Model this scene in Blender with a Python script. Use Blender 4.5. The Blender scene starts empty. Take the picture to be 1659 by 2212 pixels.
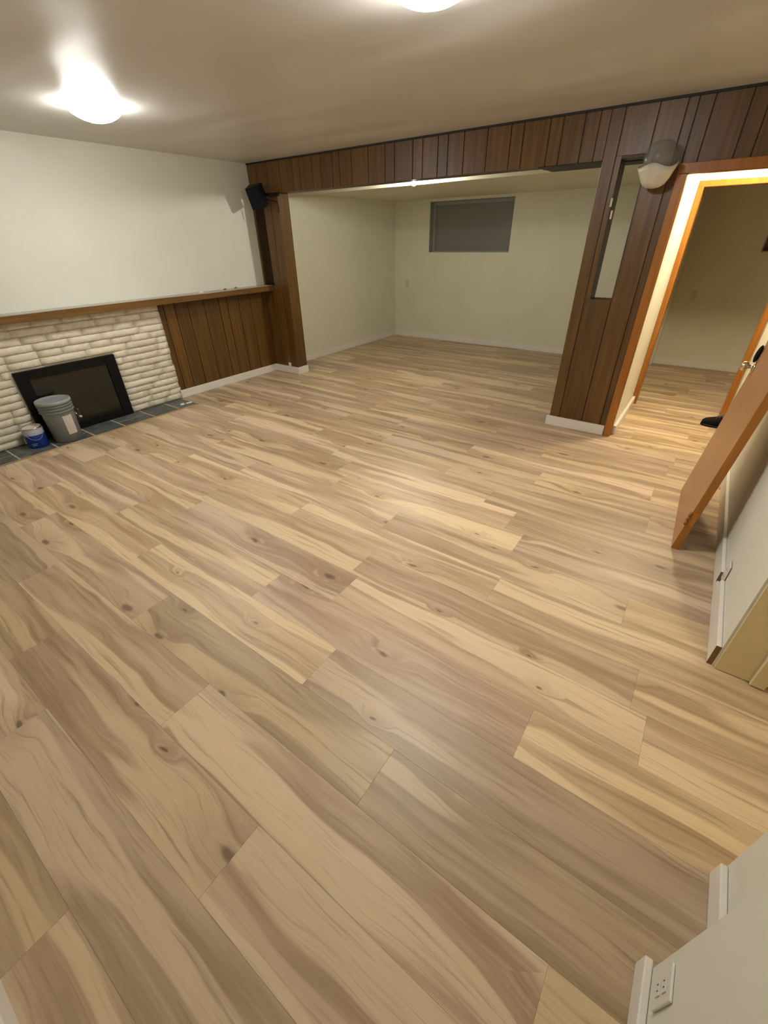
import bpy, bmesh, math, random
from mathutils import Vector, Matrix
random.seed(7)
S = 1.615                       # camera height in metres: plan measures below are in camera heights
scene = bpy.context.scene
COL = scene.collection

# ------------------------------------------------------------------ camera
def make_camera():
    yaw, pitch, roll = math.radians(35.88), math.radians(33.1), math.radians(-1.08)
    ca, sa, cb, sb, cc, sc = math.cos(yaw), math.sin(yaw), math.cos(pitch), math.sin(pitch), math.cos(roll), math.sin(roll)
    fwd = Vector((-sa*cb, ca*cb, -sb)); right = Vector((ca, sa, 0)); up = right.cross(fwd)
    r2 = cc*right + sc*up; u2 = -sc*right + cc*up
    cam = bpy.data.cameras.new('camera'); o = bpy.data.objects.new('camera', cam); COL.objects.link(o)
    cam.sensor_fit = 'VERTICAL'; cam.sensor_height = 24.0; cam.sensor_width = 18.0
    cam.lens = 907/2212*24.0; cam.clip_start = .02
    m = Matrix((r2, u2, -fwd)).transposed().to_4x4(); m.translation = Vector((0, 0, S))
    o.matrix_world = m
    scene.camera = o
make_camera()

# ------------------------------------------------------------------ world, exposure
w = bpy.data.worlds.new('world'); scene.world = w; w.use_nodes = True
w.node_tree.nodes['Background'].inputs[0].default_value = (0.9, 0.85, 0.75, 1)
w.node_tree.nodes['Background'].inputs[1].default_value = 0.0
scene.view_settings.view_transform = 'Standard'
scene.view_settings.look = 'None'
scene.view_settings.gamma = 1.0
scene.view_settings.use_curve_mapping = False
scene.view_settings.exposure = 0.86
LAMP_POWER = 62.0          # ceiling dome emission
HALL_POWER = 150.0         # emission of the assumed, hidden hall dome
ALCOVE_POWER = 950.0       # assumed small globe bulb, added on the alcove ceiling for the glow there
SIDE_POWER = 30.0          # assumed unseen side room lamp, added for warm light at the right doorway

# ------------------------------------------------------------------ node helpers
class NT:
    def __init__(s, name):
        s.m = bpy.data.materials.new(name); s.m.use_nodes = True
        s.t = s.m.node_tree; s.n = s.t.nodes
        s.bsdf = s.n['Principled BSDF']
    def node(s, kind, **kw):
        n = s.n.new(kind)
        for k, v in kw.items(): setattr(n, k, v)
        return n
    def put(s, sock, v):
        if hasattr(v, 'is_linked') or isinstance(v, bpy.types.NodeSocket): s.t.links.new(v, sock)
        else:
            try: sock.default_value = v
            except Exception: sock.default_value = (*v, 1.0)
    def math(s, op, a, b=0.0, c=0.0, clamp=False):
        n = s.node('ShaderNodeMath', operation=op, use_clamp=clamp)
        s.put(n.inputs[0], a); s.put(n.inputs[1], b); s.put(n.inputs[2], c); return n.outputs[0]
    def vmath(s, op, a, b=(0, 0, 0)):
        n = s.node('ShaderNodeVectorMath', operation=op)
        s.put(n.inputs[0], a); s.put(n.inputs[1], b); return n.outputs[0]
    def noise(s, vec, scale=1.0, detail=2.0, rough=.5, dist=0.0, dims='3D'):
        n = s.node('ShaderNodeTexNoise', noise_dimensions=dims)
        s.put(n.inputs['Vector'], vec); s.put(n.inputs['Scale'], scale); s.put(n.inputs['Detail'], detail)
        s.put(n.inputs['Roughness'], rough); s.put(n.inputs['Distortion'], dist); return n.outputs['Fac']
    def step(s, v, a, b, lo=0.0, hi=1.0):
        n = s.node('ShaderNodeMapRange', interpolation_type='SMOOTHSTEP')
        s.put(n.inputs[0], v); s.put(n.inputs[1], a); s.put(n.inputs[2], b); s.put(n.inputs[3], lo); s.put(n.inputs[4], hi)
        return n.outputs[0]
    def mix(s, f, a, b, mode='MIX'):
        n = s.node('ShaderNodeMix', data_type='RGBA', blend_type=mode)
        s.put(n.inputs[0], f); s.put(n.inputs[6], a); s.put(n.inputs[7], b); return n.outputs[2]
    def sep(s, v):
        n = s.node('ShaderNodeSeparateXYZ'); s.put(n.inputs[0], v); return n.outputs
    def comb(s, x, y, z=0.0):
        n = s.node('ShaderNodeCombineXYZ'); s.put(n.inputs[0], x); s.put(n.inputs[1], y); s.put(n.inputs[2], z); return n.outputs[0]
    def objco(s): return s.node('ShaderNodeTexCoord').outputs['Object']
    def geo(s): return s.node('ShaderNodeNewGeometry').outputs['Position']
    def rnd(s): return s.node('ShaderNodeObjectInfo').outputs['Random']
    def bump(s, h, strength=.3, dist=.002):
        n = s.node('ShaderNodeBump'); s.put(n.inputs['Height'], h); s.put(n.inputs['Strength'], strength); s.put(n.inputs['Distance'], dist)
        s.t.links.new(n.outputs[0], s.bsdf.inputs['Normal'])
    def fin(s, col, rough=.5, spec=.5, metal=0.0, **kw):
        b = s.bsdf
        s.put(b.inputs['Base Color'], col if not isinstance(col, tuple) else (*col[:3], 1.0))
        s.put(b.inputs['Roughness'], rough); s.put(b.inputs['Specular IOR Level'], spec); s.put(b.inputs['Metallic'], metal)
        for k, v in kw.items(): s.put(b.inputs[k], v)
        return s.m

def c4(c): return (c[0], c[1], c[2], 1.0)
def paint(name, col, rough=.55, var=.05, bump=.15, bscale=220.0, spec=.4):
    n = NT(name); p = n.geo()
    f = n.noise(p, 2.3, 4, .6)
    c = n.mix(n.step(f, .35, .65), c4([x*(1-var) for x in col]), c4(col))
    if bump: n.bump(n.noise(p, bscale, 2), bump, .0015)
    return n.fin(c, rough, spec)
def plain(name, col, rough=.5, metal=0.0, spec=.5, var=.08, scale=30.0, **kw):
    n = NT(name); f = n.noise(n.objco(), scale, 3)
    c = n.mix(f, c4([x*(1-var) for x in col]), c4([min(1, x*(1+var)) for x in col]))
    return n.fin(c, rough, spec, metal, **kw)
def wood_stain(name, dark, light, rough=.4, axis='Z', spec=.5, bump=.12):
    n = NT(name); o = n.geo(); r = n.rnd()
    x, y, z = n.sep(o)
    sx, sy, sz = (38.0, 38.0, 1.6) if axis == 'Z' else ((38.0, 1.6, 38.0) if axis == 'Y' else (1.6, 38.0, 38.0))
    v = n.comb(n.math('ADD', n.math('MULTIPLY', x, sx), n.math('MULTIPLY', r, 31.0)), n.math('MULTIPLY', y, sy), n.math('MULTIPLY', z, sz))
    g = n.noise(v, 1.0, 4, .6, .4)
    v2 = n.vmath('MULTIPLY', v, (5.5, 5.5, 2.0) if axis == 'Z' else ((5.5, 2.0, 5.5) if axis == 'Y' else (2.0, 5.5, 5.5)))
    fine = n.noise(v2, 1.0, 2)
    f = n.math('ADD', n.math('MULTIPLY', n.step(g, .3, .7), .72), n.math('MULTIPLY', fine, .28))
    c = n.mix(f, c4(dark), c4(light))
    tint = n.math('ADD', .84, n.math('MULTIPLY', r, .3))
    c = n.mix(1.0, c, n.comb(tint, tint, tint), 'MULTIPLY')
    if bump: n.bump(fine, bump, .0008)
    return n.fin(c, rough, spec)

def plank_material():
    n = NT('light_oak_plank')
    o = n.objco(); r = n.rnd()
    x, y, z = n.sep(o)
    xo = n.math('ADD', x, n.math('MULTIPLY', r, 57.3))
    yo = n.math('ADD', y, n.math('MULTIPLY', r, 191.7))
    # knots: one random point per cell, cells 0.75 m long and 0.30 m wide
    wob = n.noise(n.comb(xo, yo), 9.0, 2)
    kv = n.comb(n.math('ADD', n.math('MULTIPLY', xo, 1.35), n.math('MULTIPLY', wob, .10)),
                n.math('ADD', n.math('MULTIPLY', yo, 3.3), n.math('MULTIPLY', wob, .13)))
    vo = n.node('ShaderNodeTexVoronoi', voronoi_dimensions='2D', feature='F1')
    n.put(vo.inputs['Vector'], kv); n.put(vo.inputs['Scale'], 1.0); n.put(vo.inputs['Randomness'], 1.0)
    d = vo.outputs['Distance']; cr = n.sep(vo.outputs['Color'])
    present = n.step(cr[0], .24, .26)
    size = n.math('ADD', .35, n.math('MULTIPLY', cr[1], .95))
    dn = n.math('DIVIDE', d, size)
    halo = n.math('MULTIPLY', n.step(dn, .34, .03), present)
    core = n.math('MULTIPLY', n.step(dn, .058, .022), present)
    ringk = n.math('MULTIPLY', n.math('MULTIPLY', n.step(dn, .12, .09), n.step(dn, .06, .085)), present)
    # grain flows round the knots
    lowx = n.comb(n.math('MULTIPLY', xo, 1.5), n.math('MULTIPLY', yo, 5.0))
    flow = n.noise(lowx, 1.0, 2, .5)
    g = n.math('ADD', n.math('ADD', yo, n.math('MULTIPLY', flow, .095)), n.math('MULTIPLY', halo, .05))
    band = n.noise(n.comb(n.math('MULTIPLY', xo, .9), n.math('MULTIPLY', g, 15.0)), 1.0, 3, .55)
    sap = n.noise(n.comb(n.math('ADD', n.math('MULTIPLY', xo, .45), 40.0), n.math('MULTIPLY', g, 7.5)), 1.0, 1.5, .4)
    streak = n.noise(n.comb(n.math('MULTIPLY', xo, 1.7), n.math('MULTIPLY', g, 46.0), 7.0), 1.0, 3, .6)
    fibre = n.noise(n.comb(n.math('MULTIPLY', xo, 7.0), n.math('MULTIPLY', yo, 260.0)), 1.0, 2)
    rings = n.math('SINE', n.math('MULTIPLY', n.math('ADD', dn, n.math('MULTIPLY', wob, .04)), 190.0))
    base = n.mix(n.step(band, .30, .68), c4((.375, .260, .152)), c4((.560, .425, .272)))
    base = n.mix(n.math('MULTIPLY', n.step(sap, .525, .570), .82), base, c4((.700, .550, .345)))
    base = n.mix(n.math('MULTIPLY', n.step(streak, .54, .72), .58), base, c4((.250, .155, .082)))
    base = n.mix(n.math('MULTIPLY', n.math('MULTIPLY', n.step(rings, .2, .9), halo), .16), base, c4((.60, .46, .29)))
    base = n.mix(n.math('MULTIPLY', halo, .38), base, c4((.330, .210, .115)))
    base = n.mix(n.math('MULTIPLY', core, .78), base, c4((.130, .075, .045)))
    base = n.mix(n.math('MULTIPLY', ringk, n.math('MULTIPLY', n.step(wob, .45, .6), .5)), base, c4((.62, .48, .31)))
    hair = n.noise(n.comb(n.math('MULTIPLY', xo, 2.6), n.math('MULTIPLY', g, 105.0), 3.0), 1.0, 3, .65)
    base = n.mix(n.math('MULTIPLY', n.step(hair, .52, .72), .30), base, c4((.24, .15, .08)))
    base = n.mix(n.math('MULTIPLY', n.step(hair, .46, .30), .25), base, c4((.62, .47, .29)))
    fib = n.math('ADD', .90, n.math('MULTIPLY', fibre, .20))
    base = n.mix(1.0, base, n.comb(fib, fib, fib), 'MULTIPLY')
    r2 = n.math('FRACT', n.math('MULTIPLY', r, 17.37))
    tone = n.math('ADD', .85, n.math('MULTIPLY', r2, .28))
    r3 = n.math('FRACT', n.math('MULTIPLY', r, 71.13))
    warm = n.math('ADD', .93, n.math('MULTIPLY', r3, .15))
    base = n.mix(1.0, base, n.comb(tone, n.math('MULTIPLY', tone, .985), n.math('MULTIPLY', tone, warm)), 'MULTIPLY')
    rough = n.math('ADD', .36, n.math('MULTIPLY', band, .14))
    n.bump(fibre, .10, .0006)
    return n.fin(base, rough, .45)

def brick_material():
    n = NT('white_painted_stone'); p = n.geo()
    f = n.noise(p, 28.0, 4, .6)
    c = n.mix(n.step(f, .35, .7), c4((.72, .66, .53)), c4((.82, .77, .65)))
    r = n.math('ADD', .90, n.math('MULTIPLY', n.rnd(), .14))
    c = n.mix(1.0, c, n.comb(r, r, r), 'MULTIPLY')
    n.bump(n.noise(p, 60.0, 3, .6), .35, .004)
    return n.fin(c, .75, .3)
def slate_material():
    n = NT('slate_tile'); p = n.geo()
    f = n.noise(p, 14.0, 5, .65)
    c = n.mix(n.step(f, .3, .7), c4((.060, .064, .060)), c4((.140, .145, .132)))
    r = n.math('ADD', .8, n.math('MULTIPLY', n.rnd(), .4))
    c = n.mix(1.0, c, n.comb(r, r, r), 'MULTIPLY')
    n.bump(f, .3, .003)
    return n.fin(c, .5, .5)
def emit(name, col, strength):
    n = NT(name)
    f = n.noise(n.objco(), 6.0, 1)
    n.put(n.bsdf.inputs['Emission Color'], c4(col))
    n.put(n.bsdf.inputs['Emission Strength'], n.math('MULTIPLY', strength, n.math('ADD', .96, n.math('MULTIPLY', f, .08))))
    return n.fin((.85, .85, .82), .3)
def ceiling_material():
    n = NT('ceiling_paint'); p = n.geo()
    x, y, z = n.sep(p)
    f = n.noise(p, 1.4, 3)
    c = n.mix(f, c4((.60, .585, .555)), c4((.66, .645, .615)))
    wv = n.noise(n.comb(n.math('MULTIPLY', x, .55), n.math('MULTIPLY', y, 1.9)), 1.0, 1.0)
    fine = n.noise(p, 160.0, 2)
    h = n.math('ADD', n.math('MULTIPLY', wv, 1.0), n.math('MULTIPLY', fine, .0035))
    n.bump(h, .6, .06)
    return n.fin(c, .44, .32)

M = {}
M['plank'] = plank_material()
M['subfloor'] = plain('subfloor_board', (.05, .035, .02), .9)
M['wall'] = paint('wall_paint', (.735, .73, .645), .5, .03, .12)
M['alcove'] = paint('alcove_paint', (.72, .695, .55), .55, .04, .12)
M['hall'] = paint('hall_paint', (.80, .76, .62), .5, .03, .1)
M['ceiling'] = ceiling_material()
M['trim'] = paint('white_trim_paint', (.78, .74, .68), .35, .02, 0)
M['cream'] = paint('cream_jamb_paint', (.72, .64, .41), .45, .03, .05)
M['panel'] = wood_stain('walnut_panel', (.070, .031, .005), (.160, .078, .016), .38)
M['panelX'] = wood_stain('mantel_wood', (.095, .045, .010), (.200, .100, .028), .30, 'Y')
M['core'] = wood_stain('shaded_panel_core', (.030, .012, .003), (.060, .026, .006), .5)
M['groove'] = plain('panel_backing', (.018, .009, .004), .8)
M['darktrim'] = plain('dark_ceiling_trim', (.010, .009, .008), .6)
M['casing'] = wood_stain('orange_stained_trim', (.285, .098, .010), (.410, .160, .022), .32)
M['doorface'] = wood_stain('door_veneer', (.330, .155, .062), (.430, .215, .095), .36)
M['dooredge'] = wood_stain('door_lipping', (.310, .112, .012), (.420, .165, .022), .40)
M['brick'] = brick_material()
M['mortar'] = paint('white_mortar', (.66, .61, .51), .8, .08, .5, 120.0)
M['slate'] = slate_material()
M['grout'] = paint('pale_grout', (.52, .48, .39), .8, .1, .3)
M['black'] = plain('black_metal', (.004, .004, .004), .5, spec=.2)
M['blackp'] = plain('black_plastic', (.007, .009, .014), .5, spec=.2)
M['dglass'] = plain('dark_screen_glass', (.014, .013, .008), .12, var=.15, scale=6.0)
M['blind'] = plain('grey_window_shade', (.19, .19, .165), .35, var=.06, scale=4.0)
M['winframe'] = plain('grey_window_frame', (.30, .30, .27), .5)
M['pail'] = plain('grey_pail_plastic', (.200, .215, .215), .42, var=.06)
M['paillid'] = plain('grey_pail_lid', (.330, .345, .345), .4, var=.08)
M['paper'] = plain('pale_paper_label', (.60, .53, .47), .7)
M['blue'] = plain('blue_can_label', (.006, .040, .300), .35)
M['canwhite'] = plain('white_can_band', (.42, .46, .52), .45)
M['chrome'] = plain('brushed_metal', (.75, .68, .55), .18, 1.0, var=.03)
M['ivory'] = plain('ivory_plastic', (.62, .57, .42), .4)
M['whitep'] = plain('white_plastic', (.74, .72, .66), .35)
M['glassy'] = None
def shade_mats():
    n = NT('smoky_glass'); f = n.noise(n.objco(), 12.0, 2)
    n.put(n.bsdf.inputs['Alpha'], n.math('ADD', .28, n.math('MULTIPLY', f, .15)))
    a = n.fin((.30, .31, .28), .25, .5)
    n = NT('frosted_white_glass'); f = n.noise(n.objco(), 25.0, 3)
    c = n.mix(f, c4((.60, .57, .48)), c4((.76, .72, .62)))
    n.put(n.bsdf.inputs['Alpha'], .93)
    b = n.fin(c, .4, .5)
    return a, b
M['smoke'], M['frost'] = shade_mats()
M['lamp'] = emit('lit_lamp_glass', (1.0, .985, .925), LAMP_POWER)
M['lamp_b'] = emit('lit_fireside_lamp_glass', (1.0, .985, .925), LAMP_POWER*.88)
M['assumed_alcovelamp'] = emit('lit_assumed_alcove_lamp_glass', (1.0, .97, .86), ALCOVE_POWER)
M['assumed_halllamp'] = emit('lit_assumed_hall_lamp_glass', (1.0, .86, .62), HALL_POWER)
M['assumed_sidelamp'] = emit('lit_assumed_side_lamp_glass', (1.0, .80, .46), SIDE_POWER)
M['lamppan'] = plain('white_lamp_pan', (.70, .68, .62), .4)
M['satin'] = plain('satin_white_strip', (.44, .42, .36), .27, spec=.9, var=.03)
M['rawmdf'] = plain('raw_brown_board', (.20, .105, .035), .8)
M['shoe'] = plain('dark_shoe_fabric', (.006, .005, .005), .8, spec=.2)
M['shoegrey'] = plain('grey_shoe_mesh', (.11, .11, .11), .8)
M['shoelining'] = plain('purple_grey_lining', (.16, .12, .17), .8)

# ------------------------------------------------------------------ mesh helpers
def link(o, parent=None):
    COL.objects.link(o)
    if parent: o.parent = parent
    return o
def add_box(bm, x0, x1, y0, y1, z0, z1):
    v = [bm.verts.new(p) for p in ((x0, y0, z0), (x1, y0, z0), (x1, y1, z0), (x0, y1, z0), (x0, y0, z1), (x1, y0, z1), (x1, y1, z1), (x0, y1, z1))]
    for f in ((0, 3, 2, 1), (4, 5, 6, 7), (0, 1, 5, 4), (1, 2, 6, 5), (2, 3, 7, 6), (3, 0, 4, 7)): bm.faces.new([v[i] for i in f])
def to_obj(name, bm, mat, parent=None, smooth=False, origin=None, bevel=0.0, seg=1):
    if bevel > 0:
        bmesh.ops.bevel(bm, geom=bm.edges[:], offset=bevel, segments=seg, affect='EDGES', profile=.6)
    bmesh.ops.recalc_face_normals(bm, faces=bm.faces[:])
    if origin is None:
        zs = [v.co.z for v in bm.verts]; xs = [v.co.x for v in bm.verts]; ys = [v.co.y for v in bm.verts]
        origin = Vector(((min(xs)+max(xs))/2, (min(ys)+max(ys))/2, min(zs)))
    else: origin = Vector(origin)
    bmesh.ops.translate(bm, vec=-origin, verts=bm.verts[:])
    me = bpy.data.meshes.new(name); bm.to_mesh(me); bm.free()
    if smooth:
        for p in me.polygons: p.use_smooth = True
    me.materials.append(mat)
    o = bpy.data.objects.new(name, me); COL.objects.link(o)
    if parent:
        o.parent = parent
        o.location = parent.matrix_world.inverted() @ origin if False else origin - world_loc(parent)
    else: o.location = origin
    return o
def world_loc(o):
    v = Vector((0, 0, 0))
    while o: v += Vector(o.location); o = o.parent
    return v
def box(name, mat, x0, x1, y0, y1, z0, z1, parent=None, bevel=0.0, seg=1):
    """box in metres"""
    bm = bmesh.new(); add_box(bm, x0, x1, y0, y1, z0, z1)
    return to_obj(name, bm, mat, parent, bevel=bevel, seg=seg)
def ub(name, mat, x0, x1, y0, y1, z0, z1, parent=None, bevel=0.0, seg=1):
    """box in camera-height units"""
    return box(name, mat, x0*S, x1*S, y0*S, y1*S, z0*S, z1*S, parent, bevel, seg)
def boxes(name, mat, lst, parent=None):
    bm = bmesh.new()
    for b in lst: add_box(bm, *[v*S for v in b])
    return to_obj(name, bm, mat, parent)
def empty(name, loc):
    o = bpy.data.objects.new(name, None); COL.objects.link(o); o.location = loc; o.empty_display_size = .05
    return o
def tag(o, label, cat, group=None):
    o['label'] = label; o['category'] = cat
    if group: o['group'] = group
    return o
def struct(o): o['kind'] = 'structure'; return o
def lathe(bm, prof, seg=32, cx=0, cy=0, a0=0.0, a1=2*math.pi, fn=None):
    full = abs(a1-a0-2*math.pi) < 1e-6
    n = seg if full else seg+1
    rings = []
    for r, z in prof:
        ring = []
        for i in range(n):
            a = a0+(a1-a0)*i/seg
            rr, zz = (r, z) if fn is None else fn(r, z, a)
            ring.append(bm.verts.new((cx+rr*math.cos(a), cy+rr*math.sin(a), zz)))
        rings.append(ring)
    for k in range(len(rings)-1):
        for i in range(n if full else n-1):
            j = (i+1) % n
            try: bm.faces.new((rings[k][i], rings[k][j], rings[k+1][j], rings[k+1][i]))
            except ValueError: pass
    return rings
def cap(bm, ring):
    try: bm.faces.new(ring)
    except ValueError: pass
def tube(bm, pts, r, seg=8):
    pts = [Vector(p) for p in pts]; rings = []
    for i, p in enumerate(pts):
        t = (pts[min(i+1, len(pts)-1)]-pts[max(i-1, 0)]).normalized()
        a = Vector((0, 0, 1)) if abs(t.z) < .9 else Vector((1, 0, 0))
        u = t.cross(a).normalized(); v = t.cross(u)
        rings.append([bm.verts.new(p+(u*math.cos(2*math.pi*k/seg)+v*math.sin(2*math.pi*k/seg))*r) for k in range(seg)])
    for a, b in zip(rings, rings[1:]):
        for k in range(seg): bm.faces.new((a[k], a[(k+1) % seg], b[(k+1) % seg], b[k]))
    cap(bm, rings[0][::-1]); cap(bm, rings[-1])

# ------------------------------------------------------------------ plan measures (camera heights)
XL, XR = -3.11, .297            # left wall, right wall faces
YB = 2.655                      # front of the panelled partition
YBB = 2.765                     # its back
ZC = 1.473                      # main ceiling
ZA = 1.325                      # alcove ceiling
YF = 4.605                      # far outside wall
YN = -.252                      # wall behind the camera
TW = .08                        # wall thickness

# ------------------------------------------------------------------ floor: slab and every plank
PT = .008
floor = struct(ub('floor', M['subfloor'], -3.2, 1.05, -.35, 4.72, -.02, -.0062))
PW, PL, Y0 = .1415*S, .908*S, .0035*S
known = {5: .175, 4: -.06, 3: -.592, 2: -.293, 1: -.80, 0: -.435, -1: -1.085, 9: -.34}
plank_cache = {}
def plank_mesh(length, width):
    key = (round(length, 3), round(width, 3))
    if key not in plank_cache:
        bm = bmesh.new(); g = .00035
        g = .0002; add_box(bm, -length/2+g, length/2-g, -width/2+g, width/2-g, -PT, 0)
        top = [e for e in bm.edges if all(abs(v.co.z) < 1e-6 for v in e.verts)]
        bmesh.ops.bevel(bm, geom=top, offset=.0004, segments=1, affect='EDGES')
        bmesh.ops.recalc_face_normals(bm, faces=bm.faces[:])
        me = bpy.data.meshes.new('plank'); bm.to_mesh(me); bm.free(); me.materials.append(M['plank'])
        plank_cache[key] = me
    return plank_cache[key]
def plank_row(k, x0, x1, ya=None, yb=None):
    y0, y1 = Y0+k*PW, Y0+(k+1)*PW
    if ya is not None: y0 = max(y0, ya)
    if yb is not None: y1 = min(y1, yb)
    if y1-y0 < .012: return
    e = known[k]*S if k in known else random.uniform(0, PL)
    while e > x0: e -= PL
    while e < x1:
        a, b = max(e, x0), min(e+PL, x1)
        if b-a > .02:
            o = bpy.data.objects.new('plank', plank_mesh(b-a, y1-y0)); COL.objects.link(o); o.parent = floor
            o.location = Vector(((a+b)/2, (y0+y1)/2, 0)) - Vector(floor.location)
        e += PL
for k in range(-2, 33):
    yc = (Y0+(k+.5)*PW)/S
    xl, xr = XL+.01, .95
    if yc < 1.672: xl = -2.872                       # stops at the hearth strip
    if yc < .30: xr = .24
    elif yc < .57: xr = .335
    elif yc < 1.13: xr = .95
    elif yc < 2.66: xr = XR+.01
    else: xr = .60
    plank_row(k, xl*S, xr*S, (YN+.005)*S, (YF+.06)*S)

o = bpy.data.objects.new('plank', plank_mesh((XL+.01 - -2.8715)*-S, (1.7015-1.669)*S)); COL.objects.link(o); o.parent = floor
o.location = Vector(((XL+.01-2.8715)/2*S, (1.7015+1.669)/2*S, 0))-Vector(floor.location)

# ------------------------------------------------------------------ shell
ceiling = struct(ub('ceiling', M['ceiling'], XL-.05, XR+TW, YN-.05, YB+.06, ZC, ZC+.06))
struct(ub('ceiling_alcove', M['alcove'], XL-.02, -.267, YBB-.005, YF+.02, ZA, ZA+.04))
struct(ub('ceiling_hall', M['hall'], -.43, .70, YB+.06, YF+.12, 1.45, 1.50))
wall_left = struct(boxes('wall_left', M['wall'], [(XL-TW, XL, YN-.05, YB+.05, -.02, ZC)]))
struct(boxes('wall_alcove_left', M['alcove'], [(XL-TW, XL, YB+.05, YF+.05, -.02, ZC)]))
# far wall of the alcove with the window hole
WX0, WX1, WZ0, WZ1 = -2.675, -1.782, .866, 1.303
struct(boxes('wall_far', M['alcove'], [(XL, WX0, YF, YF+.12, -.02, ZA), (WX1, -.30, YF, YF+.12, -.02, ZA),
      (WX0, WX1, YF, YF+.12, -.02, WZ0), (WX0, WX1, YF, YF+.12, WZ1, ZA+.02)]))
struct(boxes('wall_alcove_right', M['alcove'], [(-.335, -.298, YBB, 3.36, -.02, ZA), (-.43, -.37, 3.36, YF+.06, -.02, ZA+.12), (-.37, -.2975, 3.36, 3.43, -.02, ZA+.12)]))
struct(boxes('wall_hall_left', M['hall'], [(-.297, -.267, YB+.035, 3.3625, -.02, 1.45)]))
# hall end wall with the second doorway
DX0, DX1, DZ = -.2375, .245, 1.206
struct(boxes('wall_hall_end', M['hall'], [(-.2975, DX0-.004, 3.3705 if False else 3.363, 3.43, -.02, 1.45), (DX1+.004, .66, 3.363, 3.43, -.02, 1.45), (DX0-.004, DX1+.004, 3.363, 3.43, DZ+.004, 1.45)]))
struct(boxes('wall_hall_right', M['hall'], [(.62, .66, YBB, 3.363, -.02, 1.45)]))
struct(boxes('wall_far_room', M['alcove'], [(-.37, .165, 4.675, 4.76, -.02, 1.45), (.165, .62, 4.675, 4.76, -.02, .868), (.62, .70, 4.675, 4.76, -.02, 1.45), (.165, .62, 4.675, 4.76, 1.30, 1.45)]))
struct(boxes('wall_far_room_side', M['alcove'], [(.66, .70, 3.43, 4.70, -.02, 1.45)]))
# right wall with the side doorway
struct(boxes('wall_right', M['wall'], [(XR, XR+TW, 1.115, YB+.01, -.02, ZC), (.327, .327+TW, .36, .580, -.02, ZC), (.235, .45, YN-.05, .36, -.02, ZC), (XR, XR+TW, .580, 1.115, 1.27, ZC)]))
struct(boxes('wall_near', M['wall'], [(XL-TW, .45, YN-TW, YN, -.02, ZC)]))
struct(boxes('wall_side_room', M['cream'], [(.95, 1.03, -.1, 1.8, -.02, 1.35), (XR+TW, .95, 1.72, 1.80, -.02, 1.35), (.45, .95, -.1, -.02, -.02, 1.35), (XR+TW+.005, 1.03, -.1, 1.8, 1.35, 1.4)]))

# ------------------------------------------------------------------ panelled partition
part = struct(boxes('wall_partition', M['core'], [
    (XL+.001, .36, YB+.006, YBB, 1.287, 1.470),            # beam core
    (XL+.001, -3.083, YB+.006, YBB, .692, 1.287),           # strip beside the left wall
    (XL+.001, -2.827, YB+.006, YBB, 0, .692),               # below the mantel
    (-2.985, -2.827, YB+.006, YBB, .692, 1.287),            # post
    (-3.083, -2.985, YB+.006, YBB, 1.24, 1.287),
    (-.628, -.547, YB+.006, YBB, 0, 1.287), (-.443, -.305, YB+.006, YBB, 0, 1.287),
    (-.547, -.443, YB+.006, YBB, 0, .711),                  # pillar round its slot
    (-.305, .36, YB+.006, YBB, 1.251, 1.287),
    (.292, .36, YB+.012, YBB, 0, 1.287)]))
def pboard(x0, x1, z0, z1):
    g = .0038/S
    return ub('board', M['panel'], x0+g, x1-g, YB, YB+.007, z0, z1, part, bevel=.0012)
def boards(x0, x1, z0, z1, cuts):
    xs = [x0]+[c for c in cuts if x0+.008 < c < x1-.008]+[x1]
    for a, b in zip(xs, xs[1:]): pboard(a, b, z0, z1)
beam_cuts = [-3.013, -2.907, -2.773, -2.645, -2.578, -2.458, -2.384, -2.282, -2.222, -2.122, -1.991, -1.865, -1.797, -1.67, -1.604, -1.506, -1.444, -1.348, -1.216, -1.09, -1.025, -.897, -.836, -.738, -.673]
boards(XL+.002, -.628, 1.286, 1.464, beam_cuts)
boards(-.630, -.572, .055, 1.464, [])
pboard(-.572, -.545, .713, 1.297); pboard(-.572, -.440, .055, .713); pboard(-.572, -.440, 1.297, 1.464)
boards(-.440, -.300, .055, 1.464, [-.338])
boards(-.300, .36, 1.250, 1.464, [-.245, -.121, -.062, .06, .14, .22])
boards(XL+.002, -3.085, .692, 1.286, []); boards(XL+.002, -2.985, .055, .690, [-3.04])
boards(-2.985, -2.825, .055, .690, [-2.905]); boards(-2.985, -2.825, .690, 1.286, [-2.905]); boards(-3.085, -2.985, 1.24, 1.286, [])
ub('board', M['panel'], -2.829, -2.822, YB+.0005, YBB, .055, 1.2855, part, bevel=.001)
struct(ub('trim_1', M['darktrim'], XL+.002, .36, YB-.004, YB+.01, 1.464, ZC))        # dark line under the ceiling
struct(ub('trim_2', M['alcove'], XL+.001, -.336, 3.005, 3.035, 1.294, ZA-.0005))     # added ledge on the alcove ceiling, catches bulb light as a bright strip
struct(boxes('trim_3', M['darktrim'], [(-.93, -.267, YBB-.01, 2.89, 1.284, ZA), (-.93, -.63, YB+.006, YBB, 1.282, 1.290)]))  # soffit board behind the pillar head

# ------------------------------------------------------------------ lower panelling on the left wall
lw = struct(ub('wall_left_panelling', M['groove'], XL+.0005, XL+.003, 1.672, YB+.004, 0, .66))
cuts = [1.678, 1.73, 1.812, 1.915, 2.048, 2.179, 2.253, 2.364, 2.48, 2.608, YB]
for a, b in zip(cuts, cuts[1:]):
    g = .0042/S
    ub('board', M['panel'], XL+.001, XL+.008, a+g, b-g, .05, .652, lw, bevel=.0012)

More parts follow.
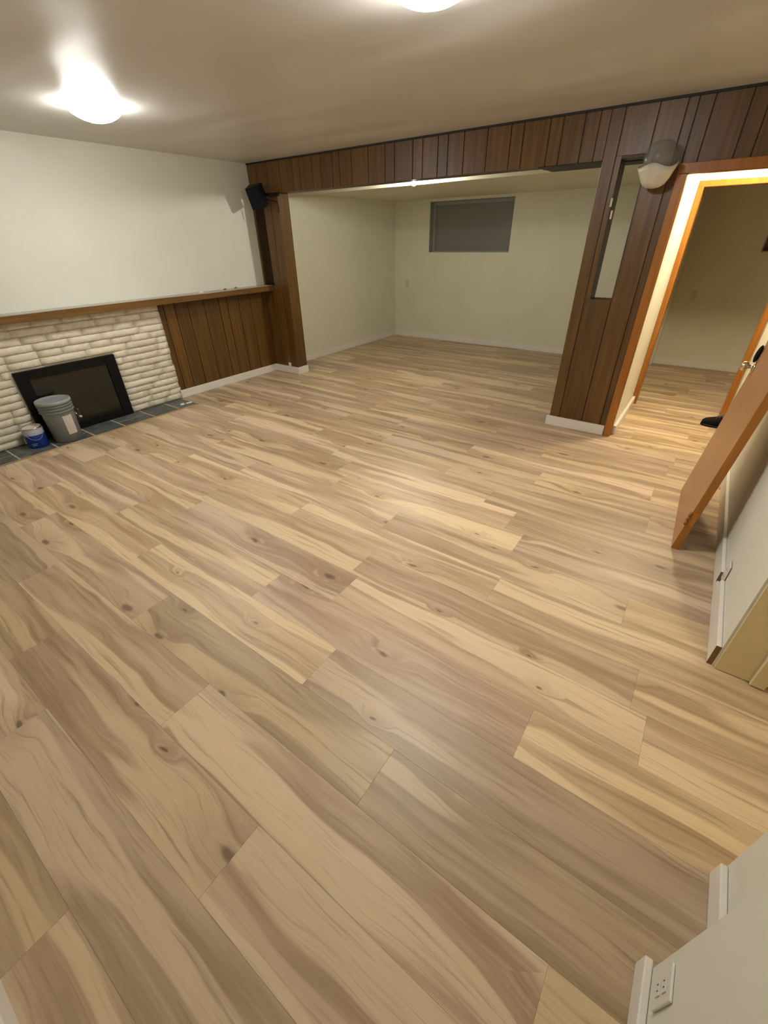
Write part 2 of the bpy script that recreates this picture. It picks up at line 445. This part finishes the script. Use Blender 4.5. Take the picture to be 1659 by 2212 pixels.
# ------------------------------------------------------------------ baseboards
def baseboard(name, x0, x1, y0, y1, h, parent=None):
    return struct(ub(name, M['trim'], x0, x1, y0, y1, 0.0005, h, parent, bevel=.004, seg=2))
baseboard('baseboard_left', XL+.001, XL+.016, 1.684, YB-.001, .058)
baseboard('baseboard_post', XL+.016, -2.808, YB-.012, YB+.001, .058)
baseboard('baseboard_post_side', -2.828, -2.808, YB, YBB, .058)
baseboard('baseboard_pillar', -.645, -.307, YB-.012, YB+.001, .058)
baseboard('baseboard_alcove_left', XL+.001, XL+.016, YBB, YF-.001, .055)
baseboard('baseboard_far', XL+.016, -.43, YF-.012, YF-.0005, .055)
baseboard('baseboard_far_room', -.37, .66, 4.662, 4.6745, .055)
baseboard('baseboard_hall', -.2665, -.250, YB+.04, 3.355, .052)
rb = baseboard('baseboard_right', XR-.012, XR-.0005, 1.118, 1.432, .071)
ub('end_grain', M['rawmdf'], XR-.0125, XR-.0005, 1.1165, 1.1185, .0005, .0705, rb)
rb2 = baseboard('baseboard_right_far', XR-.012, XR-.0005, 1.478, YB-.01, .071)
ub('end_grain', M['rawmdf'], XR-.0125, XR-.0005, 1.4765, 1.4785, .03, .0705, rb2)
baseboard('baseboard_right_low', XR-.011, XR-.0005, 1.432, 1.478, .034)
baseboard('baseboard_near_right', .327-.012, .3265, .361, .576, .052)
baseboard('baseboard_near_step', .235-.012, .2345, YN+.012, .370, .052)
baseboard('baseboard_near', XL+.2, .22, YN+.0005, YN+.011, .055)
# a stub of white trim standing on the post baseboard
tag(ub('trim_stub', M['whitep'], -2.933, -2.903, YB-.008, YB-.0005, .0585, .088, bevel=.002), 'small upright white stub on the baseboard of the left wooden post', 'trim piece')

# ------------------------------------------------------------------ door casings
def casing(name, x0, x1, zt, wd, y0, y1, sides=(1, 1)):
    o = struct(ub(name, M['casing'], x0-wd, x1+wd, y0, y1, zt, zt+wd, bevel=.004, seg=2))
    if sides[0]: ub('casing_side', M['casing'], x0-wd, x0, y0, y1, 0.0005, zt, o, bevel=.004, seg=2)
    if sides[1]: ub('casing_side', M['casing'], x1, x1+wd, y0, y1, 0.0005, zt, o, bevel=.004, seg=2)
    return o
d1 = casing('door_1', -.268, .252, 1.214, .037, YB-.010, YB+.004)
ub('jamb', M['casing'], -.272, -.266, YB+.004, YB+.036, 0.0005, 1.214, d1)
ub('jamb', M['casing'], .252, .290, YB+.004, YB+.036, 0.0005, 1.214, d1)
ub('jamb', M['casing'], -.272, .256, YB+.004, YB+.036, 1.212, 1.250, d1)
d2 = casing('door_2', DX0, DX1, DZ, .0285, 3.352, 3.363)
for a, b in ((DX0-.0035, DX0), (DX1, DX1+.0035)): ub('jamb', M['casing'], a, b, 3.3635, 3.432, 0.0005, DZ, d2)
ub('jamb', M['casing'], DX0, DX1, 3.3635, 3.432, DZ, DZ+.0035, d2)
# cream jamb and stop of the side doorway
d3 = struct(ub('door_3', M['cream'], XR+.006, XR+TW+.002, 1.108, 1.1155, .002, 1.27))
ub('casing_side', M['cream'], XR+TW+.002, XR+TW+.034, 1.096, 1.1155, .002, 1.27, d3, bevel=.003)
ub('casing_side', M['cream'], XR+TW+.034, XR+TW+.075, 1.104, 1.1155, .010, 1.27, d3, bevel=.003)

# ------------------------------------------------------------------ windows
w1 = struct(boxes('window_1', M['winframe'], [(WX0, WX0+.028, YF+.072, YF+.09, WZ0, WZ1), (WX1-.02, WX1, YF+.072, YF+.09, WZ0, WZ1), (WX0+.028, WX1-.02, YF+.072, YF+.09, WZ0, WZ0+.012), (WX0+.028, WX1-.02, YF+.072, YF+.09, WZ1-.03, WZ1)]))
ub('pane', M['blind'], WX0+.028, WX1-.02, YF+.078, YF+.084, WZ0+.012, WZ1-.03, w1)
ub('reveal', M['winframe'], WX0+.0005, WX0+.004, YF+.004, YF+.072, WZ0, WZ1, w1)
ub('reveal', M['winframe'], WX0+.004, WX1-.0005, YF+.004, YF+.072, WZ1-.004, WZ1-.0005, w1)
w2 = struct(boxes('window_2', M['winframe'], [(.165, .172, 4.675, 4.69, .868, 1.30), (.172, .62, 4.675, 4.69, .868, .875), (.172, .62, 4.675, 4.69, 1.293, 1.30), (.613, .62, 4.675, 4.69, .875, 1.293)]))
ub('pane', M['dglass'], .172, .613, 4.679, 4.684, .875, 1.293, w2)

# ------------------------------------------------------------------ ceiling lamps
def dome_lamp(name, x, y, z, R, drop, mat, label):
    t = empty(name, (x, y, z-drop)); tag(t, label, 'ceiling lamp', 'dome ceiling lamps')
    bm = bmesh.new()
    r = lathe(bm, [(R*.90, 0), (R*.93, -.012), (R*.86, -.026), (R*.70, -.03)], 40); cap(bm, r[0]); cap(bm, r[-1])
    bmesh.ops.translate(bm, vec=(x, y, z), verts=bm.verts[:]); to_obj('pan', bm, M['lamppan'], t, True)
    bm = bmesh.new()
    prof = [(R*.80, -.028), (R*.98, -.030), (R, -.036), (R*.95, -.048), (R*.80, -.064), (R*.58, -.080), (R*.32, -.091), (R*.10, -.096), (.001, -.097)]
    k = drop/.11
    r = lathe(bm, [(a, b*k) for a, b in prof], 40); cap(bm, r[0])
    bmesh.ops.translate(bm, vec=(x, y, z), verts=bm.verts[:]); to_obj('glass_bowl', bm, mat, t, True)
    for i in range(3):
        a = i*2.094+.5
        bm = bmesh.new(); tube(bm, [(x+R*.90*math.cos(a), y+R*.90*math.sin(a), z-.012), (x+R*1.03*math.cos(a), y+R*1.03*math.sin(a), z-.028), (x+R*1.0*math.cos(a), y+R*1.0*math.sin(a), z-.045*k)], .004, 6)
        to_obj('clip', bm, M['lamppan'], t)
    return t
dome_lamp('ceiling_lamp', -2.300*S, 1.222*S, ZC*S, .152, .105, M['lamp_b'], 'lit glass dome lamp on the ceiling above the stone fireplace')
dome_lamp('ceiling_lamp', -.686*S, 1.149*S, ZC*S, .165, .115, M['lamp'], 'lit glass dome lamp cut off by the top edge of the picture')
dome_lamp('ceiling_lamp', .02*S, 3.02*S, 1.45*S, .12, .09, M['assumed_halllamp'], 'assumed warm lit dome lamp on the hall ceiling, hidden behind the doorway header')  # assumed lamp, out of view, stands for the source of the bright hall
dome_lamp('ceiling_lamp', .66*S, .62*S, 1.35*S, .12, .09, M['assumed_sidelamp'], 'assumed warm lit dome lamp, added out of view in the side room past the right doorway')  # assumed unseen lamp, added to cast warm light on jamb and floor
def assumed_globe_lamp(x, y, z):
    t = empty('assumed_bulb_lamp', (x, y, z-.07)); tag(t, 'assumed small bright bulb added on the alcove ceiling just behind the panelled beam', 'ceiling lamp')
    bm = bmesh.new(); r = lathe(bm, [(.030, 0), (.028, -.010), (.014, -.016)], 20); cap(bm, r[0]); cap(bm, r[-1])
    bmesh.ops.translate(bm, vec=(x, y, z), verts=bm.verts[:]); to_obj('holder', bm, M['lamppan'], t, True)
    bm = bmesh.new(); lathe(bm, [(.010, -.016), (.018, -.022), (.026, -.034), (.028, -.044), (.024, -.056), (.014, -.066), (.001, -.070)], 20)
    bmesh.ops.translate(bm, vec=(x, y, z), verts=bm.verts[:]); to_obj('bulb', bm, M['assumed_alcovelamp'], t, True)
assumed_globe_lamp(-1.83*S, 2.93*S, ZA*S)  # assumed bulb, added as the source of the glow behind the beam

# ------------------------------------------------------------------ mantel, stone front, insert, hearth
mt = empty('mantel_shelf', ((XL+.06)*S, 1.2*S, .65*S)); tag(mt, 'long brown wooden mantel shelf running above the white stone', 'shelf')
ub('shelf_board', M['panelX'], XL+.001, XL+.108, YN+.02, YB-.002, .652, .690, mt, bevel=.004, seg=2)
ub('top_sheet', plain('pale_shelf_top', (.46, .44, .38), .5), XL+.002, XL+.104, YN+.022, YB-.004, .6895, .6912, mt)  # thin pale sheet over the top of the shelf board
fp = empty('fireplace', ((XL+.02)*S, 1.0*S, 0)); tag(fp, 'white painted stacked stone fireplace front under the mantel', 'fireplace')
FY0, FY1, FZ = .742, 1.298, .398
BX = XL+.012
boxes('mortar_bed', M['mortar'], [(XL+.001, BX, YN+.03, FY0-.0005, .0045, .651), (XL+.001, BX, FY1+.0005, 1.674, .0045, .651), (XL+.001, BX, FY0-.0005, FY1+.0005, FZ+.0005, .651)], fp)
brick_cache = {}
def brick_mesh(L, H, var):
    key = (round(L, 3), round(H, 3), var)
    if key in brick_cache: return brick_cache[key]
    rn = random.Random(hash(key) & 0xffff)
    nx = max(3, int(L/.06)); bm = bmesh.new(); D = .030
    ys = [-L/2+.0025+(L-.005)*i/nx for i in range(nx+1)]
    zs = [-H/2+.002, -H/2+.010, 0, H/2-.010, H/2-.002]
    front = []
    for i, yy in enumerate(ys):
        col = []
        for j, zz in enumerate(zs):
            edge = i in (0, nx) or j in (0, 4)
            dx = .008+rn.uniform(0, .004) if edge else D-rn.uniform(.001, .007)-(.003 if j in (1, 3) else 0)
            col.append(bm.verts.new((dx, yy+rn.uniform(-.002, .002), zz+rn.uniform(-.0015, .0015))))
        front.append(col)
    for i in range(nx):
        for j in range(4): bm.faces.new((front[i][j], front[i+1][j], front[i+1][j+1], front[i][j+1]))
    ring = [front[i][0] for i in range(nx+1)]+[front[nx][j] for j in range(1, 5)]+[front[i][4] for i in range(nx-1, -1, -1)]+[front[0][j] for j in range(3, 0, -1)]
    back = [bm.verts.new((-.006, v.co.y, v.co.z)) for v in ring]
    for a in range(len(ring)):
        b = (a+1) % len(ring); bm.faces.new((ring[b], ring[a], back[a], back[b]))
    bmesh.ops.recalc_face_normals(bm, faces=bm.faces[:])
    me = bpy.data.meshes.new('stone'); bm.to_mesh(me); bm.free(); me.materials.append(M['brick'])
    for p in me.polygons: p.use_smooth = True
    brick_cache[key] = me; return me
NR = 16; rh = .646/NR
rb_ = random.Random(3)
for k in range(NR):
    z0 = .0048+k*rh; zc = z0+rh/2
    spans = [(YN+.03, 1.690)]
    if z0 < FZ: spans = [(YN+.03, FY0-.004), (FY1+.004, 1.690)]
    for (a, b) in spans:
        y = a - rb_.choice((0, .04, .08, .11))
        while y < b-.004:
            L = rb_.choice((.13, .16, .19, .22, .25))
            y0, y1 = max(y, a), min(y+L, b-rb_.uniform(0, .008))
            if b-y1 < .045: y1 = b-rb_.uniform(0, .008)
            y = y1 if y1 >= b-.01 else y+L
            if y1-y0 < .02: continue
            cut = (y0 > y-L+1e-6) or True
            o = bpy.data.objects.new('stone', brick_mesh(round((y1-y0)*S, 2), rh*S, rb_.randint(0, 2))); COL.objects.link(o); o.parent = fp
            o.location = Vector((BX*S-.004+rb_.uniform(-.003, .004), (y0+y1)/2*S, zc*S))-Vector(fp.location)
            if y1 >= b-.012: break
# insert / screen
fi = empty('fireplace_screen', ((XL+.02)*S, 1.02*S, .004*S)); tag(fi, 'black framed dark glass fireplace screen set in the stone', 'fireplace screen')
fx0, fx1 = XL+.0015, XL+.034
ub('frame_bar', M['black'], fx0, fx1, FY0, FY0+.062, .006, FZ, fi, bevel=.002)
ub('frame_bar', M['black'], fx0, fx1, FY1-.062, FY1, .006, FZ, fi, bevel=.002)
ub('frame_bar', M['black'], fx0, fx1, FY0+.062, FY1-.062, FZ-.050, FZ, fi, bevel=.002)
ub('frame_bar', M['black'], fx0, fx1, FY0+.062, FY1-.062, .006, .052, fi, bevel=.002)
ub('glass', M['dglass'], fx0, fx1-.010, FY0+.062, FY1-.062, .052, FZ-.050, fi)
# hearth
hz = .004
he = tag(ub('hearth', M['grout'], XL+.002, -2.879, YN+.02, 1.668, -.0055, .0034), 'strip of dark slate hearth tiles with pale joints before the stone', 'hearth')
ends = [YN+.03, -.03, .165, .357, .549, .741, .948, 1.137, 1.341, 1.527, 1.667]
for i, (a, b) in enumerate(zip(ends, ends[1:])):
    g = .0034
    xs = [(-3.106, -2.882)] if i % 2 == 0 else [(-3.106, -2.985), (-2.985, -2.882)]
    for (xa, xb) in xs:
        ub('tile', M['slate'], xa+g*.6, xb-g*.6, a+g, b-g, -.003, hz, he, bevel=.0015)
struct(ub('trim_4', wood_stain('hearth_edge_strip', (.30, .17, .075), (.42, .26, .12), .4, 'Y'), -2.880, -2.871, YN+.02, 1.674, -.0055, .005, bevel=.002))
def chip(name, x, y, z, sx, sy, sz, mat, label, cat='scrap', rot=0.0):
    bm = bmesh.new()
    pts = [(-1, -.6), (-.2, -1), (.9, -.7), (1, .4), (.3, 1), (-.8, .7)]
    lo = [bm.verts.new((a*sx, b*sy, 0)) for a, b in pts]; hi = [bm.verts.new((a*sx*.85, b*sy*.85, sz*(1+.3*((i*7) % 3-1)))) for i, (a, b) in enumerate(pts)]
    bm.faces.new(lo[::-1]); bm.faces.new(hi)
    for i in range(6): bm.faces.new((lo[i], lo[(i+1) % 6], hi[(i+1) % 6], hi[i]))
    o = to_obj(name, bm, mat, None, origin=(0, 0, 0)); o.location = (x*S, y*S, z*S); o.rotation_euler.z = rot
    return tag(o, label, cat)
chip('paint_scrap', -2.955, 1.592, hz, .020, .030, .006, M['whitep'], 'small white scrap on the last slate tile, nearer the fire screen', rot=.3)
chip('paint_scrap', -2.945, 1.640, hz, .018, .038, .006, M['whitep'], 'longer white scrap at the outer end of the slate tiles', rot=-.2)
chip('crumb', XL+.05, 2.02, .6912, .010, .030, .010, M['whitep'], 'pale crumb lying on the mantel, farthest from the post', 'debris')
chip('crumb', XL+.055, 2.225, .6912, .012, .026, .014, M['rawmdf'], 'dark crumb on the mantel edge, larger of two', 'debris', .4)
chip('crumb', XL+.03, 2.345, .6912, .010, .018, .012, M['rawmdf'], 'smaller dark crumb on the mantel nearest the wooden post', 'debris', -.5)

# ------------------------------------------------------------------ pail and blue can
def pail(cx, cy):
    z0 = hz*S
    t = empty('plastic_pail', (cx, cy, z0)); tag(t, 'tall grey plastic pail with a paper label on the hearth', 'bucket')
    def L(name, prof, mat, seg=40, caps=(0, 0)):
        bm = bmesh.new(); r = lathe(bm, prof, seg)
        if caps[0]: cap(bm, r[0][::-1])
        if caps[1]: cap(bm, r[-1])
        bmesh.ops.translate(bm, vec=(cx, cy, z0), verts=bm.verts[:]); return to_obj(name, bm, mat, t, True)
    L('body', [(.113, 0), (.118, .004), (.131, .290), (.1315, .380)], M['pail'], caps=(1, 0))
    for zz, rr in ((.292, .138), (.320, .137), (.347, .138)):
        L('rib', [(.128, zz-.006), (rr+.003, zz-.005), (rr+.005, zz), (rr+.003, zz+.005), (.128, zz+.006)], M['pail'])
    L('lid', [(.134, .362), (.143, .364), (.145, .380), (.142, .392), (.135, .394), (.131, .387), (.09, .386), (.001, .386)], M['paillid'])
    def patch(name, a0, a1, z1, z2, off, mat):
        bm = bmesh.new(); r = lambda z: .118+(z-.004)*(.013/.286)+off
        lathe(bm, [(r(z1), z1), (r((z1+z2)/2), (z1+z2)/2), (r(z2), z2)], 8, 0, 0, a0, a1)
        bmesh.ops.translate(bm, vec=(cx, cy, z0), verts=bm.verts[:]); return to_obj(name, bm, mat, t, True)
    patch('paper_label', math.radians(-9), math.radians(28), .075, .255, .0012, M['paper'])
    patch('scuff', math.radians(-52), math.radians(-49), .17, .235, .0012, M['paillid'])
    # wire bail hanging down on the right with its grip
    bm = bmesh.new(); pts = []
    for i in range(15):
        u = i/14*math.pi; pts.append((cx+.155*math.cos(u)*-1*.25+.05, cy+.0+.162*math.sin(u)*1.0 if False else cy+.138+.028*math.sin(u), z0+.285-.115*math.sin(u)))
        pts[-1] = (cx-.10+.20*i/14, pts[-1][1], pts[-1][2])
    tube(bm, pts, .0022, 6); hdl = to_obj('handle', bm, M['chrome'], t, True)
    bm = bmesh.new(); tube(bm, [(pts[6][0], pts[6][1], pts[6][2]), (pts[9][0], pts[9][1], pts[9][2])], .011, 10); to_obj('grip', bm, M['whitep'], hdl, True)
pail(-2.972*S, .838*S)
def can(cx, cy):
    z0 = hz*S
    t = empty('paint_can', (cx, cy, z0)); tag(t, 'short blue paint can with a pale top beside the grey pail', 'paint can')
    def L(name, prof, mat, caps=(0, 0)):
        bm = bmesh.new(); r = lathe(bm, prof, 32)
        if caps[0]: cap(bm, r[0][::-1])
        if caps[1]: cap(bm, r[-1])
        bmesh.ops.translate(bm, vec=(cx, cy, z0), verts=bm.verts[:]); return to_obj(name, bm, mat, t, True)
    L('body', [(.078, 0), (.083, .003), (.083, .125)], M['blue'], (1, 0))
    L('pale_band', [(.083, .125), (.083, .182), (.078, .186)], M['canwhite'])
    L('rim', [(.078, .180), (.086, .183), (.087, .190), (.082, .193), (.074, .187), (.070, .184)], M['chrome'])
    L('lid', [(.071, .184), (.064, .190), (.045, .186), (.001, .186)], M['whitep'])
    bm = bmesh.new(); tube(bm, [(cx+.083*math.cos(a), cy+.083*math.sin(a), z0+.155-.075*math.sin((a+1.4)/2.4*math.pi)) for a in [-1.4+2.4*i/12 for i in range(13)]], .0018, 6)
    to_obj('handle', bm, M['chrome'], t, True)
    bm = bmesh.new()
    lathe(bm, [(.0835, .030), (.0835, .036)], 6, 0, 0, -.9, -.45); lathe(bm, [(.0835, .046), (.0835, .050)], 6, 0, 0, -.95, -.35)
    bmesh.ops.translate(bm, vec=(cx, cy, z0), verts=bm.verts[:]); to_obj('label_stripes', bm, M['canwhite'], t)
can(-3.005*S, .690*S)

# ------------------------------------------------------------------ speaker on the post
def speaker():
    t = empty('wall_speaker', (-2.925*S, 2.50*S, 1.245*S)); tag(t, 'small black loudspeaker tilted down from the left wooden post', 'speaker')
    R = Matrix.Rotation(math.radians(28), 4, 'Z') @ Matrix.Rotation(math.radians(20), 4, 'X') @ Matrix.Rotation(math.radians(-8), 4, 'Y')
    ctr = Vector((-2.918*S, 2.545*S, 1.262*S))
    def rb(name, mat, x0, x1, y0, y1, z0, z1, bevel=.004):
        bm = bmesh.new(); add_box(bm, x0, x1, y0, y1, z0, z1)
        bmesh.ops.bevel(bm, geom=bm.edges[:], offset=bevel, segments=2, affect='EDGES')
        bmesh.ops.transform(bm, matrix=Matrix.Translation(ctr) @ R, verts=bm.verts[:]); return to_obj(name, bm, mat, t)
    rb('cabinet', M['blackp'], -.085, .085, -.045, .085, -.105, .105)
    rb('grille', plain('speaker_cloth', (.010, .012, .018), .9, spec=.15), -.078, .078, -.055, -.045, -.098, .098, .003)
    bm = bmesh.new(); tube(bm, [ctr+R @ Vector((0.02, .085, 0)), ctr+Vector((.11, .10, .02)), (-2.80*S, (YB-.001)*S, 1.278*S)], .016, 8); to_obj('bracket', bm, M['black'], t)
    bm = bmesh.new(); tube(bm, [ctr+R @ Vector((.03, .08, -.03)), ctr+Vector((.13, .06, -.03)), (-2.805*S, (YB-.02)*S, 1.235*S), (-2.808*S, (YB-.012)*S, 1.19*S), (-2.812*S, (YB-.012)*S, 1.17*S)], .006, 6); to_obj('cable', bm, M['black'], t, True)
speaker()
bm = bmesh.new(); bmesh.ops.create_icosphere(bm, subdivisions=2, radius=.022)
bmesh.ops.scale(bm, vec=(1.3, 1.0, .55), verts=bm.verts[:])
for v in bm.verts: v.co *= 1+.15*math.sin(v.co.x*190+v.co.y*130)
o = to_obj('cable_bundle', bm, M['black'], None, True, origin=(0, 0, -.012)); o.location = (-3.015*S, (YB+.03)*S, .693*S)
tag(o, 'small black bundle in the narrow slot beside the left post', 'cable')

# ------------------------------------------------------------------ wall lamp on the pillar
def sconce():
    cx, cz = -.378*S, 1.165*S; yb = (YB-.001)*S
    t = empty('wall_lamp', (cx, yb, cz)); tag(t, 'wall lamp with a pale ruffled bowl and smoky glass on the pillar', 'wall lamp')
    bm = bmesh.new()
    # pale bowl: part of a revolved shell open upward with a wavy pointed lip
    def wav(r, z, a):
        k = max(0, (z-.06)/.06)
        lip = k*(+.012*math.sin(3*a+.6)+.010*max(0, math.cos(a-.15))**6+.012*max(0, math.cos(a-math.pi+.25))**4)
        return r*(1+.12*k*math.cos(2*a)), z+lip
    prof = [(.012, -.002), (.045, .004), (.072, .022), (.092, .055), (.105, .092), (.112, .120), (.108, .121), (.100, .094), (.086, .058), (.066, .028), (.040, .012), (.012, .008)]
    r = lathe(bm, prof, 36, 0, 0, 0, 2*math.pi, wav); cap(bm, r[0]); cap(bm, r[-1])
    bmesh.ops.translate(bm, vec=(cx, yb-.13, cz), verts=bm.verts[:]); to_obj('bowl', bm, M['frost'], t, True)
    bm = bmesh.new()
    prof = [(.078, .095), (.096, .125), (.101, .165), (.096, .205), (.080, .235), (.048, .255), (.001, .262)]
    lathe(bm, prof, 32)
    bmesh.ops.translate(bm, vec=(cx, yb-.13, cz), verts=bm.verts[:]); to_obj('glass_chimney', bm, M['smoke'], t, True)
    bm = bmesh.new(); rr = lathe(bm, [(.040, 0), (.040, .014), (.030, .020)], 24); cap(bm, rr[0]); cap(bm, rr[-1])
    bmesh.ops.transform(bm, matrix=Matrix.Translation((cx, yb, cz+.07)) @ Matrix.Rotation(math.radians(90), 4, 'X'), verts=bm.verts[:]); to_obj('back_plate', bm, M['groove'], t, True)
    bm = bmesh.new(); tube(bm, [(cx, yb-.015, cz+.07), (cx, yb-.05, cz+.045), (cx, yb-.10, cz+.005)], .009, 8); to_obj('arm', bm, M['groove'], t, True)
    bm = bmesh.new(); rr = lathe(bm, [(.016, .01), (.016, .085), (.012, .09)], 16); cap(bm, rr[0]); cap(bm, rr[-1])
    bmesh.ops.translate(bm, vec=(cx, yb-.13, cz), verts=bm.verts[:]); to_obj('socket', bm, M['whitep'], t, True)
sconce()
# white catches on the slot edge
for i, (z, dx, lab) in enumerate(((1.108, 0.0, 'upper white catch on the edge of the pillar slot'), (1.060, .012, 'lower white catch on the edge of the pillar slot'))):
    bm = bmesh.new(); x = (-.548+dx)*S; y0 = (YB-.008)*S
    add_box(bm, x-.006, x+.008, y0, y0+.012, z*S, z*S+.055)
    o = to_obj('slot_catch', bm, M['ivory'], None, bevel=.002, seg=2); tag(o, lab, 'catch')
    bm = bmesh.new(); rr = lathe(bm, [(.003, 0), (.003, .003)], 10); cap(bm, rr[0]); cap(bm, rr[-1])
    bmesh.ops.transform(bm, matrix=Matrix.Translation((x, y0, z*S+.028)) @ Matrix.Rotation(math.radians(90), 4, 'X'), verts=bm.verts[:]); to_obj('screw', bm, M['chrome'], o)

# ------------------------------------------------------------------ switch and outlet plates
def plate_y(name, x, z, y, label, cat, mat, toggle=True):
    o = box(name, mat, x*S-.036, x*S+.036, y*S-.006, y*S-.0005, z*S-.058, z*S+.058, bevel=.002, seg=2); tag(o, label, cat)
    if toggle: box('toggle', mat, x*S-.005, x*S+.005, y*S-.014, y*S-.006, z*S-.012, z*S+.012, o, bevel=.001)
    for dz in (-.034, .034):
        box('screw', M['chrome'], x*S-.003, x*S+.003, y*S-.0068, y*S-.006, z*S+dz-.003, z*S+dz+.003, o)
plate_y('light_switch', -2.945, .56, YF, 'ivory light switch plate on the alcove wall near its left corner', 'light switch', M['ivory'])
plate_y('light_switch', -.160, .56, 4.675, 'dull switch plate on the far wall seen through the doorway', 'light switch', M['ivory'])
def plate_x(name, x, y, z, label, mat, h=.118, wd=.072):
    o = box(name, mat, x*S-.0065, x*S-.0005, y*S-wd/2, y*S+wd/2, z*S-h/2, z*S+h/2, bevel=.003, seg=2); tag(o, label, 'outlet')
    for dz in (-.021, .021):
        s = box('socket', mat, x*S-.0085, x*S-.0065, y*S-.016, y*S+.016, z*S+dz-.013, z*S+dz+.013, o, bevel=.001)
        for dy in (-.006, .006): box('slot', M['groove'], x*S-.0088, x*S-.0084, y*S+dy-.001, y*S+dy+.001, z*S+dz-.004, z*S+dz+.005, s)
plate_x('outlet_plate', XR-.002, 1.455, .0875, 'white outlet plate cutting into the baseboard near the leaning door', M['whitep'])
plate_x('outlet_plate', .235, .322, .117, 'white outlet plate above the near baseboard at the bottom right', M['whitep'])

# ------------------------------------------------------------------ door leaning on the right wall
def leaning_door():
    lean = math.atan(.100); W, H, T = .826, 2.0, .040
    p0 = Vector((.147*S, 1.647*S, .0015))
    t = empty('wooden_door', p0); tag(t, 'unhung brown wooden door leaning against the right wall', 'door')
    yaw = math.atan2(-.010, .51)
    # local: x = thickness (away from the room), y = width, z = height
    Mx = Matrix.Translation(p0) @ Matrix.Rotation(-yaw, 4, 'Z') @ Matrix.Rotation(lean, 4, 'Y')
    def lb(name, mat, x0, x1, y0, y1, z0, z1, parent=t, bevel=.0015):
        bm = bmesh.new(); add_box(bm, x0, x1, y0, y1, z0, z1)
        if bevel: bmesh.ops.bevel(bm, geom=bm.edges[:], offset=bevel, segments=1, affect='EDGES')
        bmesh.ops.transform(bm, matrix=Mx, verts=bm.verts[:]); return to_obj(name, bm, mat, parent)
    lb('slab', M['doorface'], 0, T, .004, W-.004, 0, H)
    lb('edge_strip', M['dooredge'], 0, T, 0, .004, 0, H, bevel=.001)
    lb('edge_strip', M['dooredge'], 0, T, W-.004, W, 0, H, bevel=.001)
    for zz in (.18, 1.0, 1.74):
        h = lb('hinge', M['dooredge'], .004, T-.004, -.0025, .0, zz, zz+.09, bevel=.0008)
        for k in range(3):
            bm = bmesh.new(); tube(bm, [(-.005, -.004, zz+.002+k*.03), (-.005, -.004, zz+.028+k*.03)], .0075, 8)
            bmesh.ops.transform(bm, matrix=Mx, verts=bm.verts[:]); to_obj('knuckle', bm, M['dooredge'], h, True)
    bm = bmesh.new(); ky, kz = W-.064, .925
    rr = lathe(bm, [(.030, 0), (.031, .004), (.026, .008), (.012, .010), (.010, .026), (.018, .032), (.026, .042), (.028, .052), (.024, .062), (.012, .067), (.001, .068)], 24); cap(bm, rr[0])
    bmesh.ops.transform(bm, matrix=Mx @ Matrix.Translation((0, ky, kz)) @ Matrix.Rotation(math.radians(-90), 4, 'Y'), verts=bm.verts[:]); to_obj('knob', bm, M['chrome'], t, True)
    bm = bmesh.new(); bmesh.ops.create_icosphere(bm, subdivisions=3, radius=1.0)
    bmesh.ops.transform(bm, matrix=Mx @ Matrix.Translation((-.011, W-.022, kz+.070)) @ Matrix.Diagonal((.014, .018, .052, 1)), verts=bm.verts[:]); to_obj('pull', bm, M['black'], t, True)
leaning_door()

# ------------------------------------------------------------------ shoe in the hall
def shoe():
    t = empty('shoe', (.25*S, 3.15*S, .001)); tag(t, 'dark laced shoe on the hall floor behind the leaning door', 'shoe')
    L = .285; ctr = Vector((.158*S, 3.165*S, .001)); ang = math.radians(-6)
    Mx = Matrix.Translation(ctr) @ Matrix.Rotation(ang, 4, 'Z') @ Matrix.Diagonal((1, 1, 1.22, 1))
    secs = [(0, .018, .012, .040), (.02, .036, .012, .056), (.06, .047, .012, .068), (.11, .047, .012, .082), (.15, .043, .012, .098), (.19, .040, .012, .112), (.235, .039, .012, .108), (.272, .034, .012, .104), (L, .022, .014, .092)]
    def loft(name, ss, mat, n=14):
        bm = bmesh.new(); rings = []
        for x, hw, zb, zt in ss:
            ring = []
            for i in range(n):
                a = 2*math.pi*i/n; c, s_ = math.cos(a), math.sin(a)
                ring.append(bm.verts.new((x, hw*(abs(c)**.7)*(1 if c > 0 else -1)*(1-.25*max(0, s_)), zb+(zt-zb)*(.5+.5*(abs(s_)**.7)*(1 if s_ > 0 else -1)))))
            rings.append(ring)
        for a, b in zip(rings, rings[1:]):
            for i in range(n): bm.faces.new((a[i], a[(i+1) % n], b[(i+1) % n], b[i]))
        cap(bm, rings[0][::-1]); cap(bm, rings[-1])
        bmesh.ops.transform(bm, matrix=Mx, verts=bm.verts[:]); return to_obj(name, bm, mat, t, True)
    loft('upper', secs, M['shoe'])
    loft('sole', [(x-(.004 if x == 0 else 0)+(.004 if x == L else 0), hw+.004, 0, .020) for x, hw, a, b in secs], M['black'])
    loft('tongue', [(.115, .018, .075, .090), (.15, .021, .088, .110), (.185, .022, .104, .132), (.20, .018, .112, .138)], M['shoegrey'])
    loft('collar_lining', [(.190, .026, .098, .122), (.215, .030, .096, .124), (.255, .028, .096, .122), (.278, .018, .094, .112)], M['shoelining'])
    for i in range(4):
        x = .105+i*.022; z = .084+i*.0095
        bm = bmesh.new(); tube(bm, [(x, -.034, z-.014), (x+.004, -.012, z+.008), (x+.004, .012, z+.008), (x, .034, z-.014)], .003, 6)
        bmesh.ops.transform(bm, matrix=Mx, verts=bm.verts[:]); to_obj('lace', bm, M['shoegrey'], t, True)
    for sgn in (-1, 1):
        loft('side_patch', [(.07, .010, .030, .055), (.10, .014, .030, .066), (.14, .010, .032, .070)], M['shoegrey'])
        break
shoe()
